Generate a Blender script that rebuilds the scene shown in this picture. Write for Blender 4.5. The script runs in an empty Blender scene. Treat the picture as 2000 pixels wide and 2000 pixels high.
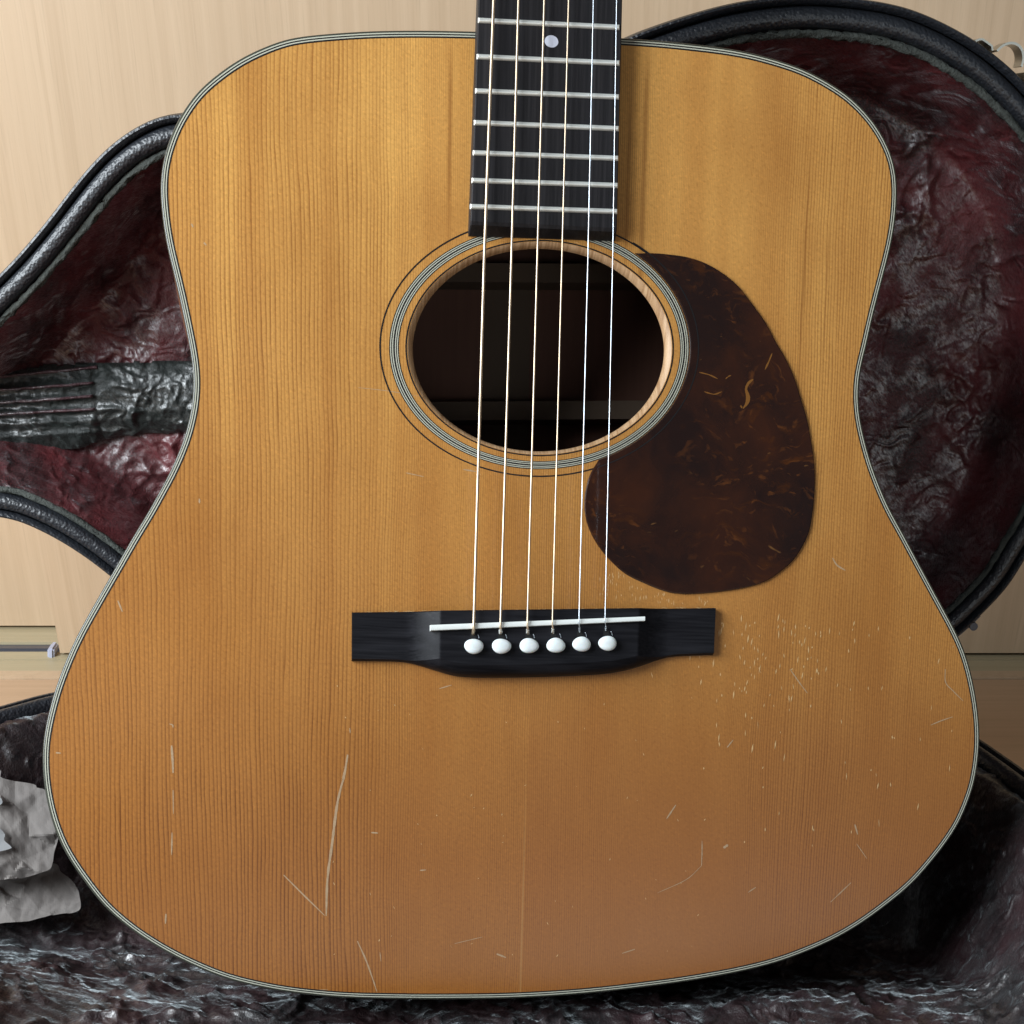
import bpy, bmesh, math, random
import numpy as np
from mathutils import Vector, Matrix
from mathutils.geometry import delaunay_2d_cdt, tessellate_polygon
R = math.radians
S = bpy.context.scene
COL = S.collection
random.seed(7)

# ------------------------------------------------------------------ camera
cam_d = bpy.data.cameras.new('camera')
cam = bpy.data.objects.new('camera', cam_d)
COL.objects.link(cam)
cam.location = (0, 0, 0.47)
cam.rotation_euler = (R(90 - 35), 0, 0)
cam_d.sensor_width = 36
cam_d.lens = 54
cam_d.shift_y = 0.5
cam_d.clip_start = 0.02
cam_d.clip_end = 50
S.camera = cam

# ------------------------------------------------------------------ light
S.view_settings.view_transform = 'Standard'
S.view_settings.look = 'None'
S.view_settings.exposure = 0
S.view_settings.gamma = 1
W = bpy.data.worlds.new('World')
S.world = W
W.use_nodes = True
W.node_tree.nodes['Background'].inputs[0].default_value = (0.80, 0.86, 0.95, 1)
W.node_tree.nodes['Background'].inputs[1].default_value = 0.085


def area(name, loc, target, sx, sy, power, color):
    d = bpy.data.lights.new(name, 'AREA')
    d.shape = 'RECTANGLE'
    d.size, d.size_y, d.energy, d.color = sx, sy, power, color
    o = bpy.data.objects.new(name, d)
    COL.objects.link(o)
    o.location = loc
    o.rotation_euler = (Vector(target) - Vector(loc)).to_track_quat('-Z', 'Y').to_euler()
    return o


area('window_light', (-1.05, 0.10, 0.93), (0.0, 0.75, 0.28), 0.95, 0.80, 41, (0.88, 0.95, 1.0))
area('added_haze_lamp', (0.75, -1.5, 0.42), (0.05, 0.6, 0.15), 1.5, 0.50, 6.0, (0.90, 0.97, 1.0))  # lamp added behind the camera, mirrored as haze in the lower lacquer

# ------------------------------------------------------------------ traced outlines (millimetres in the plane of each thing)
BODY = [(-73.42,110.74),(-96.86,106.85),(-107.53,103.09),(-117.99,97.75),(-124.97,92.89),(-132.05,87.13),(-136.23,82.68),(-140.15,77.17),(-143.4,71.71),(-145.91,65.58),(-147.73,60.2),(-148.69,54.88),(-149.14,49.58),(-148.91,43.68),(-148.01,35.05),(-146.61,27.23),(-144.98,20.68),(-142.62,10.61),(-140.72,1.37),(-139.28,-6.07),(-138.28,-11.68),(-137.69,-18.29),(-137.81,-23.44),(-138.35,-28.43),(-139.63,-34.63),(-141.73,-41.75),(-144.42,-48.15),(-147.72,-55.27),(-151.5,-61.85),(-155.95,-69.84),(-161.91,-79.28),(-167.9,-89.52),(-173.91,-99.61),(-179.94,-109.91),(-184.53,-118.02),(-187.91,-124.9),(-190.89,-131.79),(-193.54,-138.49),(-195.77,-145.39),(-198.16,-154.35),(-199.62,-162.5),(-200.0,-169.45),(-199.84,-175.58),(-199.24,-181.74),(-198.05,-188.53),(-195.88,-196.58),(-192.87,-204.25),(-188.62,-211.75),(-182.93,-220.13),(-177.17,-227.73),(-168.49,-235.8),(-159.48,-242.43),(-148.31,-249.12),(-136.9,-254.56),(-125.39,-258.96),(-106.04,-263.42),(-86.46,-265.93),(-72.05,-266.89),(-54.45,-267.3),(-38.92,-267.49),(-5.27,-267.2),(28.86,-265.19),(63.44,-261.31),(80.18,-258.83),(97.24,-255.79),(114.1,-251.64),(126.97,-247.05),(139.59,-241.59),(152.13,-234.4),(164.8,-225.13),(175.54,-215.97),(182.81,-207.54),(189.24,-199.24),(195.52,-189.26),(198.87,-180.9),(201.55,-171.91),(202.65,-162.99),(202.89,-155.58),(202.36,-147.54),(200.55,-137.13),(197.98,-127.69),(195.15,-119.41),(191.53,-111.42),(187.0,-103.73),(181.25,-95.27),(174.5,-85.4),(166.88,-74.16),(160.36,-64.41),(153.66,-54.78),(148.02,-44.47),(144.13,-36.35),(141.08,-28.24),(138.5,-20.15),(137.3,-13.67),(136.81,-6.16),(137.54,1.18),(139.11,8.14),(140.89,18.5),(143.03,28.7),(144.99,37.53),(147.02,46.98),(148.38,56.35),(148.67,64.91),(148.39,72.02),(147.01,78.92),(144.37,85.02),(140.42,90.99),(134.36,97.51),(125.96,103.82),(117.87,107.91),(105.91,112.41),(93.95,114.98),(81.7,116.75),(68.95,117.53),(47.94,117.78),(30.48,117.4),(0.52,116.29),(-27.78,114.76),(-51.92,113.04)]
GUARD = [(38.2,38.35),(44.55,38.9),(50.95,39.0),(60.29,38.4),(68.23,36.5),(76.19,32.83),(82.71,28.24),(88.48,22.23),(94.44,15.48),(99.57,7.84),(103.16,3.05),(107.57,-4.32),(111.3,-13.0),(114.6,-21.55),(116.6,-28.89),(118.43,-36.9),(119.33,-44.39),(119.55,-51.91),(119.09,-59.41),(118.14,-66.27),(115.55,-72.5),(111.79,-78.31),(106.31,-83.35),(99.96,-87.48),(92.71,-89.96),(83.03,-91.99),(72.42,-93.42),(63.64,-93.94),(56.35,-93.16),(47.08,-90.16),(38.98,-86.73),(32.44,-81.74),(27.51,-76.66),(23.79,-71.29),(21.25,-65.07),(20.46,-57.79),(21.53,-50.46),(23.33,-45.93),(26.0,-41.78)]
BR_TOP = [(-75.37,-106.36),(-24.46,-104.12),(26.18,-101.76),(77.94,-99.36)]
BR_BOT = [(-75.09,-125.69),(-64.12,-125.47),(-54.8,-125.51),(-47.83,-126.65),(-40.04,-128.72),(-33.05,-130.39),(-24.53,-130.89),(-5.66,-130.36),(14.24,-129.28),(30.1,-128.0),(38.93,-126.48),(46.2,-124.36),(53.25,-121.82),(59.9,-120.03),(68.86,-119.24),(79.45,-118.64)]
SADDLE = [(-43.83,-110.79),(-43.8,-113.1),(45.71,-106.28),(45.64,-104.42)]
PINS = [(-25.91,-118.65),(-14.37,-118.29),(-2.86,-117.82),(8.33,-117.37),(19.09,-116.52),(30.06,-115.77)]
SLOTS = [(-26.12,-114.08),(-14.64,-113.71),(-3.31,-113.35),(7.22,-112.81),(18.44,-112.04),(29.6,-111.06)]
FB_L = [(-27.91,122.63),(-29.68,42.27)]
FB_R = [(28.5,127.63),(29.28,43.71)]
FB_END0 = [(-29.2,40.29),(31.32,43.09)]
FRET_L = [(-28.05,115.51),(-28.32,102.76),(-28.7,90.63),(-29.01,79.34),(-29.22,68.52),(-29.55,58.56),(-30.0,49.08)]
FRET_R = [(27.74,117.83),(28.19,105.14),(28.41,93.06),(28.71,81.65),(28.88,70.88),(29.02,60.98),(29.15,51.4)]
DOT = [(0.81,110.6)]
STRINGS = [[(-22.44,121.85),(-24.44,29.07),(-26.25,-111.48)],[(-12.83,122.7),(-13.66,29.79),(-15.21,-110.51)],[(-2.81,123.59),(-3.32,30.48),(-4.03,-109.73)],[(6.71,124.43),(6.58,31.14),(6.41,-108.98)],[(16.43,125.3),(17.05,31.83),(17.55,-108.21)],[(25.56,126.11),(27.1,32.5),(28.53,-107.23)]]
BRACE = [(-67.78,51.78),(99.06,56.06),(-67.56,-7.4),(101.88,-3.43)]
STRIP = [(-10.35,61.47),(12.1,-22.18)]
SCRATCH = [(0.001505,[(-0.07689,-0.16369),(-0.07836,-0.17236),(-0.08111,-0.18363),(-0.08334,-0.20072),(-0.08526,-0.21558),(-0.0858,-0.23119)]),(0.00086,[(-0.10353,-0.214),(-0.09503,-0.22256),(-0.08645,-0.23098)]),(0.00129,[(-0.14863,-0.16143),(-0.14832,-0.16741),(-0.14821,-0.17259)]),(0.000645,[(-0.14833,-0.17945),(-0.1484,-0.18926)]),(0.000753,[(-0.14905,-0.19683),(-0.14943,-0.20611)]),(0.00086,[(-0.15216,-0.2306),(-0.15245,-0.23468)]),(0.00086,[(-0.07258,-0.24188),(-0.06884,-0.25025),(-0.06573,-0.2589),(-0.06417,-0.2638)]),(0.00086,[(-0.06693,-0.19581),(-0.06413,-0.19599)]),(0.000645,[(0.07716,-0.19757),(0.07739,-0.20269),(0.07742,-0.2085)]),(0.000344,[(0.07742,-0.2085),(0.07075,-0.2146),(0.05808,-0.22051)]),(0.001505,[(0.08702,-0.20058),(0.08904,-0.19922)]),(0.00086,[(0.06477,-0.18226),(0.06091,-0.18826)]),(0.000645,[(0.10259,-0.21774),(0.09919,-0.22003)]),(0.000645,[(0.11304,-0.12351),(0.11751,-0.129),(0.12147,-0.13345)]),(0.000645,[(0.18386,-0.12149),(0.18454,-0.12717),(0.1884,-0.13081),(0.19327,-0.13488)]),(0.000645,[(0.17902,-0.14563),(0.18412,-0.14351),(0.18902,-0.14185)]),(0.00086,[(0.14668,-0.18954),(0.14828,-0.19403)]),(0.00043,[(0.14807,-0.1981),(0.15329,-0.20462)]),(0.000645,[(0.14656,-0.21538),(0.13755,-0.22412)]),(0.00086,[(0.12934,-0.0767),(0.13158,-0.07957),(0.13539,-0.08154)]),(0.000473,[(-0.05358,-0.05054),(-0.04637,-0.05169)]),(0.00028,[(-0.07295,-0.01892),(-0.06066,-0.0196),(-0.04745,-0.02102)]),(0.00086,[(-0.16866,-0.10476),(-0.16697,-0.10908)]),(0.00086,[(-0.136,-0.06427),(-0.13603,-0.06603)]),(0.00086,[(-0.13751,0.03743),(-0.13695,0.03618)]),(0.00086,[(-0.13294,0.03092),(-0.13198,0.03007)]),(0.000645,[(-0.14929,-0.15281),(-0.14807,-0.15319),(-0.14789,-0.15421)]),(0.00043,[(-0.03081,-0.24293),(-0.01885,-0.24002)]),(0.001075,[(-0.01244,-0.24738),(-0.00837,-0.24895)]),(0.000645,[(0.08654,-0.15734),(0.08913,-0.15401)]),(0.000645,[(0.0489,-0.24533),(0.0432,-0.24715)]),(0.000538,[(-0.03888,-0.13577),(-0.03374,-0.13417)]),(0.000645,[(-0.03017,-0.04814),(-0.0249,-0.04869)]),(0.00086,[(-0.19451,-0.16525),(-0.19251,-0.16542)]),(0.000645,[(-0.07607,-0.15278),(-0.07585,-0.15486)]),(0.00043,[(-0.06295,-0.24672),(-0.06249,-0.2507)]),(0.00043,[(-0.09384,-0.26302),(-0.08515,-0.26283)]),(0.000645,[(-0.0462,-0.21157),(-0.04358,-0.21133)])]
LID = [(-244.6,-57.1),(-238.5,-52.4),(-230.3,-45.2),(-220.1,-35.9),(-210.0,-25.9),(-200.0,-16.2),(-190.2,-7.8),(-180.7,-1.3),(-171.7,3.4),(-161.9,7.1),(-152.4,8.5),(-138,7),(-110,1),(-70,-4),(-30,-2),(8,14),(32,28),(51.5,37.7),(72.0,44.3),(90.8,49.1),(108,52),(130,53.5),(152,52.3),(170.8,49.8),(183.5,46.4),(196.6,41.5),(210.0,35.3),(219.0,30.0),(231.5,21.4),(252,3),(270,-24),(282,-60),(286,-100),(284,-140),(278,-170),(267.3,-193.4),(263.7,-202.2),(257.4,-211.8),(249.2,-221.6),(244.1,-227.6),(236,-235),(222,-242),(195,-246),(150,-246),(100,-239),(50,-226),(0,-219),(-50,-221),(-100,-228),(-140,-229),(-165,-226),(-185,-218),(-198,-211),(-210.4,-201.6),(-217.3,-195.4),(-226.0,-188.7),(-236.5,-181.7),(-245.4,-177.0),(-254.4,-172.8),(-263.6,-170.9),(-280,-169),(-310,-168),(-380,-167),(-450,-167),(-472,-160),(-478,-140),(-474,-115),(-455,-104),(-400,-101),(-330,-98),(-295,-90),(-268,-75)]
TRAY = [(-310,738),(-290,752),(-272.5,766.7),(-261.3,776.3),(-249.5,785.3),(-230,792),(-195,797),(-140,795),(-60,788),(0,786),(60,790),(140,796),(185,794),(212,775),(228,750),(239.1,724.7),(245.8,706.5),(251.5,690.1),(262,655),(270,610),(272,560),(266,505),(248,455),(215,415),(160,392),(100,384),(40,388),(-40,402),(-110,404),(-170,399),(-220,410),(-262,440),(-300,472),(-350,490),(-420,500),(-470,510),(-485,550),(-486,620),(-484,680),(-470,702),(-420,708),(-360,714)]
PAPER_A = [(-40.2,60.1),(-18.0,61.2),(-8.0,55.0),(-7.0,50.9),(7.8,48.5),(10.0,46.4),(13.0,45.9),(20.8,41.0),(21.7,25.4),(18.7,15.1),(17.9,7.8),(15.0,3.9),(0.0,0.0),(-7.7,-0.6),(-39.8,-4.3)]
PAPER_B = [(-68.4,21.5),(-35.9,27.7),(-9.6,30.0),(-4.4,25.7),(1.2,21.8),(4.7,17.7),(7.0,12.0),(8.8,1.4),(-0.9,-1.6),(-10.8,-5.5),(-18.4,-7.8),(-26.4,-8.6),(-62.2,-8.3)]
TORN_A = [(-12.8,27.7),(-7.9,25.2),(-4.6,21.7),(-4.8,18.6),(-1.8,15.8),(-1.8,14.5),(-7.8,12.8),(-12.8,12.2)]
TORN_B = [(-12.9,42.2),(-7.9,40.5),(-6.4,39.5),(-5.9,37.5),(-7.9,35.9),(-12.9,35.0)]
STREAK = [(1.5,[(90.15,-6.95),(88.24,-8.46),(87.26,-10.92),(88.3,-13.88),(87.98,-16.31),(86.33,-18.62)]),(.7,[(97.75,3.69),(96.59,.63),(95.01,-2.87)]),(.5,[(66.83,-5.46),(71.23,-6.21),(75.01,-7.59)]),(.5,[(69.35,-12.9),(73.77,-13.66),(77.0,-12.48)]),(.45,[(78.29,-7.41),(79.5,-6.4),(80.63,-5.88)]),(.7,[(85.17,-17.47),(85.6,-17.9),(85.88,-18.44)])]
GUITAR_FRAME = ((0.98746969,0.1332334,-0.08457227),(0.02168749,0.41625775,0.90898798),(0.15631142,-0.89943224,0.40815241),(0.01099897,0.66699515,0.33712662))


# ------------------------------------------------------------------ helpers
def root(name, loc, label, cat, group=None):
    o = bpy.data.objects.new(name, None)
    COL.objects.link(o)
    o.location = loc
    o.empty_display_size = 0.02
    o['label'] = label
    o['category'] = cat
    if group:
        o['group'] = group
    return o


def mesh(name, verts, faces, mat, parent=None, smooth=False, sharp=None, off=(0, 0, 0)):
    me = bpy.data.meshes.new(name)
    v = np.asarray(verts, float) - np.asarray(off, float)
    me.from_pydata(v.tolist(), [], [tuple(int(i) for i in f) for f in faces])
    bm = bmesh.new()
    bm.from_mesh(me)
    bmesh.ops.recalc_face_normals(bm, faces=bm.faces)
    bm.to_mesh(me)
    bm.free()
    if smooth:
        me.shade_smooth()
        if sharp is not None:
            me.set_sharp_from_angle(angle=R(sharp))
    me.materials.append(mat)
    o = bpy.data.objects.new(name, me)
    COL.objects.link(o)
    if parent is not None:
        o.parent = parent
    return o


def spline(pts, n, closed=True, smooth=0):
    P = np.asarray(pts, float)
    m = len(P)
    out = []
    segs = m if closed else m - 1
    for i in range(segs):
        if closed:
            p0, p1, p2, p3 = P[(i - 1) % m], P[i], P[(i + 1) % m], P[(i + 2) % m]
        else:
            p1, p2 = P[i], P[i + 1]
            p0 = P[i - 1] if i > 0 else 2 * p1 - p2
            p3 = P[i + 2] if i + 2 < m else 2 * p2 - p1
        for t in np.linspace(0, 1, 12, endpoint=False):
            out.append(0.5 * (2 * p1 + (p2 - p0) * t + (2 * p0 - 5 * p1 + 4 * p2 - p3) * t * t + (3 * p1 - p0 - 3 * p2 + p3) * t ** 3))
    if not closed:
        out.append(P[-1])
    out = np.array(out)
    q = np.vstack([out, out[:1]]) if closed else out
    d = np.r_[0, np.cumsum(np.linalg.norm(np.diff(q, axis=0), axis=1))]
    s = np.linspace(0, d[-1], n, endpoint=not closed)
    res = np.stack([np.interp(s, d, q[:, k]) for k in range(P.shape[1])], 1)
    for _ in range(smooth):
        res = 0.5 * res + 0.25 * (np.roll(res, 1, 0) + np.roll(res, -1, 0))
    return res


def ccw(P):
    a = np.sum(P[:, 0] * np.roll(P[:, 1], -1) - np.roll(P[:, 0], -1) * P[:, 1])
    return P if a > 0 else P[::-1].copy()


def inward(P):
    t = np.roll(P, -1, 0) - np.roll(P, 1, 0)
    t /= np.linalg.norm(t, axis=1)[:, None]
    return np.stack([-t[:, 1], t[:, 0]], 1)


def fill(loops, z):
    """triangles of a polygon with holes; returns verts, faces"""
    L = [[Vector((p[0], p[1], 0)) for p in l] for l in loops]
    f = tessellate_polygon(L)
    v = [(p[0], p[1], z) for l in loops for p in l]
    return v, [tuple(t) for t in f]


def ring(A, B, z0, z1):
    """closed band between loops A and B with a top at z1 and walls down to z0"""
    n = len(A)
    v = [(p[0], p[1], z0) for p in A] + [(p[0], p[1], z1) for p in A] + [(p[0], p[1], z1) for p in B] + [(p[0], p[1], z0) for p in B]
    f = []
    for i in range(n):
        j = (i + 1) % n
        for k in range(3):
            f.append((k * n + i, k * n + j, (k + 1) * n + j, (k + 1) * n + i))
    return v, f


def slab(P, z0, z1, bevel=0.0):
    P = np.asarray(P)
    n = len(P)
    N = inward(P)
    rows = [(0, z0), (0, z1 - bevel)]
    if bevel:
        rows += [(bevel * .35, z1 - bevel * .3), (bevel, z1)]
    v = []
    for d, z in rows:
        q = P + N * d
        v += [(a, b, z) for a, b in q]
    f = []
    for k in range(len(rows) - 1):
        for i in range(n):
            j = (i + 1) % n
            f.append((k * n + i, k * n + j, (k + 1) * n + j, (k + 1) * n + i))
    top = P + N * rows[-1][0]
    for t in tessellate_polygon([[Vector((a, b, 0)) for a, b in top]]):
        f.append(tuple(len(v) - n + i for i in t))
    for t in tessellate_polygon([[Vector((a, b, 0)) for a, b in P]]):
        f.append(tuple(t))
    return v, f


def box(x0, x1, y0, y1, z0, z1):
    v = [(x, y, z) for x in (x0, x1) for y in (y0, y1) for z in (z0, z1)]
    return v, [(0, 1, 3, 2), (4, 6, 7, 5), (0, 4, 5, 1), (2, 3, 7, 6), (0, 2, 6, 4), (1, 5, 7, 3)]


def tube(pts, rad, n=8, cap=True):
    P = np.asarray(pts, float)
    r = np.full(len(P), rad) if np.isscalar(rad) else np.asarray(rad)
    v, f = [], []
    for i, p in enumerate(P):
        t = P[min(i + 1, len(P) - 1)] - P[max(i - 1, 0)]
        t /= np.linalg.norm(t)
        a = np.cross(t, (0, 0, 1) if abs(t[2]) < .9 else (1, 0, 0))
        a /= np.linalg.norm(a)
        b = np.cross(t, a)
        for k in range(n):
            c = 2 * math.pi * k / n
            v.append(p + r[i] * (a * math.cos(c) + b * math.sin(c)))
    for i in range(len(P) - 1):
        for k in range(n):
            l = (k + 1) % n
            f.append((i * n + k, i * n + l, (i + 1) * n + l, (i + 1) * n + k))
    if cap:
        f.append(tuple(range(n)))
        f.append(tuple((len(P) - 1) * n + k for k in range(n)))
    return v, f


def join(*parts):
    V, Fc = [], []
    for v, f in parts:
        o = len(V)
        V += [tuple(p) for p in v]
        Fc += [tuple(i + o for i in q) for q in f]
    return V, Fc


_perm = {}
def perlin(x, y, seed=0):
    if seed not in _perm:
        rs = np.random.RandomState(seed)
        a = rs.rand(256) * 2 * np.pi
        _perm[seed] = (rs.permutation(256), np.cos(a), np.sin(a))
    p, gx, gy = _perm[seed]
    xi, yi = np.floor(x).astype(int), np.floor(y).astype(int)
    fx, fy = x - xi, y - yi
    def g(i, j, dx, dy):
        h = p[(p[i & 255] + j) & 255]
        return gx[h] * dx + gy[h] * dy
    u, w = fx ** 3 * (fx * (fx * 6 - 15) + 10), fy ** 3 * (fy * (fy * 6 - 15) + 10)
    a = g(xi, yi, fx, fy) * (1 - u) + g(xi + 1, yi, fx - 1, fy) * u
    b = g(xi, yi + 1, fx, fy - 1) * (1 - u) + g(xi + 1, yi + 1, fx - 1, fy - 1) * u
    return (a * (1 - w) + b * w) * 1.5


def crumple(x, y, seed, big=38., rot=0.5, stretch=1.7, soft=1.0):
    """millimetre height field of crushed plush: long thin creases in patches of differing direction"""
    k_ = big / 38.
    wx, wy = perlin(x / 34, y / 34, seed + 1), perlin(x / 34, y / 34, seed + 2)
    h = 2.2 * perlin(x / 60, y / 60, seed + 20) + 1.0 * perlin(x / 24, y / 24, seed + 21)
    lay = ((30, 2.0, 0, 4), (22, 1.9, 1.1, 4), (17, 1.9, -.7, 4), (13, 1.6, .5, 3.5), (10, 1.4, -1.3, 3.5), (8, 1.1, .2, 3), (6, .8, 1.5, 3), (4.5, .5, -.4, 2.5))
    for k, (sz, am, da, pw) in enumerate(lay):
        c, s = math.cos(rot + da), math.sin(rot + da)
        X, Y = (c * x + s * y) / stretch + wx * 9, -s * x + c * y + wy * 9
        q = X / (sz * k_) + 7 * k, Y / (sz * k_) - 3 * k
        n_ = perlin(q[0], q[1], seed + 3 + k) + .10 * perlin(q[0] * 3.3, q[1] * 3.3, seed + 40 + k)
        r = np.clip(1 - np.abs(n_) * 1.9, 0, 1) ** (pw * soft)
        m = sst(perlin(x / 27 + 5 * k, y / 27 - 2 * k, seed + 9 + k), -.12, .30)
        h = h + am * 1.25 * r * m
    return h + 2


def sdist(px, py, poly):
    """distance inside a closed polygon (negative outside)"""
    A = np.asarray(poly)
    B = np.roll(A, -1, 0)
    d = np.full(px.shape, 1e9)
    ins = np.zeros(px.shape, bool)
    for (x0, y0), (x1, y1) in zip(A, B):
        ex, ey = x1 - x0, y1 - y0
        t = np.clip(((px - x0) * ex + (py - y0) * ey) / (ex * ex + ey * ey + 1e-12), 0, 1)
        d = np.minimum(d, (px - x0 - t * ex) ** 2 + (py - y0 - t * ey) ** 2)
        if y0 != y1:
            c = ((y0 > py) != (y1 > py)) & (px < (x1 - x0) * (py - y0) / (y1 - y0) + x0)
            ins ^= c
    d = np.sqrt(d)
    return np.where(ins, d, -d)


def sst(x, a, b):
    t = np.clip((x - a) / (b - a), 0, 1)
    return t * t * (3 - 2 * t)


def grid_sheet(x0, x1, y0, y1, step, keep, to3d):
    """sheet over a regular grid: keep(x,y)->mask, to3d(x,y)->(n,3)"""
    xs, ys = np.arange(x0, x1, step), np.arange(y0, y1, step)
    gx, gy = np.meshgrid(xs, ys, indexing='ij')
    m = keep(gx, gy)
    v = to3d(gx, gy)
    idx = np.arange(gx.size).reshape(gx.shape)
    q = m[:-1, :-1] & m[1:, :-1] & m[1:, 1:] & m[:-1, 1:]
    F = np.stack([idx[:-1, :-1][q], idx[1:, :-1][q], idx[1:, 1:][q], idx[:-1, 1:][q]], 1)
    used = np.unique(F)
    mp = -np.ones(gx.size, int)
    mp[used] = np.arange(len(used))
    return v.reshape(-1, 3)[used], mp[F]


def sweep(P, profile, to3d, jitter=0):
    """sweep a (inward offset, height) profile round the closed loop P"""
    N = inward(P)
    n, m = len(P), len(profile)
    v = []
    for k, (d, w) in enumerate(profile):
        j = np.random.RandomState(k).randn(n)[:, None] * jitter
        q = P + N * (d + j)
        v.append(to3d(q[:, 0], q[:, 1], np.full(n, w) + j[:, 0]))
    v = np.concatenate(v)
    f = []
    for k in range(m - 1):
        for i in range(n):
            j = (i + 1) % n
            f.append((k * n + i, k * n + j, (k + 1) * n + j, (k + 1) * n + i))
    return v, f


# ------------------------------------------------------------------ materials
class NT:
    def __init__(s, name):
        s.m = bpy.data.materials.new(name)
        s.m.use_nodes = True
        s.t = s.m.node_tree
        s.b = s.t.nodes['Principled BSDF']
        s.tc = s.t.nodes.new('ShaderNodeTexCoord').outputs['Object']
    def set(s, **k):
        for a, v in k.items():
            s.inp(s.b.inputs[a.replace('_', ' ')], v)
        return s
    def inp(s, sock, v):
        if hasattr(v, 'is_output'):
            s.t.links.new(v, sock)
        else:
            sock.default_value = (*v, 1) if isinstance(v, (tuple, list)) and len(v) == 3 and sock.type == 'RGBA' else v
    def node(s, typ, out=0, props=None, **ins):
        n = s.t.nodes.new(typ)
        for a, v in (props or {}).items():
            setattr(n, a, v)
        for a, v in ins.items():
            s.inp(n.inputs[int(a[1:])] if a[0] == 'i' and a[1:].isdigit() else n.inputs[a], v)
        return n.outputs[out]
    def math(s, op, a, b=0.0, c=0.0):
        return s.node('ShaderNodeMath', props={'operation': op}, i0=a, i1=b, i2=c)
    def map(s, scale, vec=None, loc=(0, 0, 0), rot=(0, 0, 0)):
        return s.node('ShaderNodeMapping', Vector=vec or s.tc, Scale=scale, Location=loc, Rotation=rot)
    def noise(s, scale, vec=None, detail=3, rough=.55, dist=0.0, sc=1.0):
        return s.node('ShaderNodeTexNoise', Vector=s.map(scale, vec) if isinstance(scale, tuple) else (vec or s.tc), Scale=sc if isinstance(scale, tuple) else scale, Detail=detail, Roughness=rough, Distortion=dist)
    def rng(s, v, a, b, c=0.0, d=1.0):
        return s.node('ShaderNodeMapRange', i0=v, i1=a, i2=b, i3=c, i4=d)
    def mix(s, f, a, b, mode='MIX'):
        n = s.t.nodes.new('ShaderNodeMix')
        n.data_type = 'RGBA'
        n.blend_type = mode
        s.inp(n.inputs[0], f)
        s.inp(n.inputs[6], a)
        s.inp(n.inputs[7], b)
        return n.outputs[2]
    def sep(s, vec=None):
        n = s.t.nodes.new('ShaderNodeSeparateXYZ')
        s.t.links.new(vec or s.tc, n.inputs[0])
        return n.outputs
    def curve(s, v, pts):
        n = s.t.nodes.new('ShaderNodeFloatCurve')
        c = n.mapping.curves[0]
        while len(c.points) > 2:
            c.points.remove(c.points[-1])
        c.points[0].location = pts[0]
        c.points[1].location = pts[-1]
        for p in pts[1:-1]:
            c.points.new(*p)
        for p in c.points:
            p.handle_type = 'VECTOR'
        n.mapping.update()
        s.inp(n.inputs['Value'], v)
        return n.outputs[0]
    def bump(s, h, strength, dist):
        s.inp(s.b.inputs['Normal'], s.node('ShaderNodeBump', Strength=strength, Distance=dist, Height=h))
        return s


def plain(name, col, rough=.5, **k):
    n = NT(name)
    n.set(Base_Color=col, Roughness=rough, **k)
    return n


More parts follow.
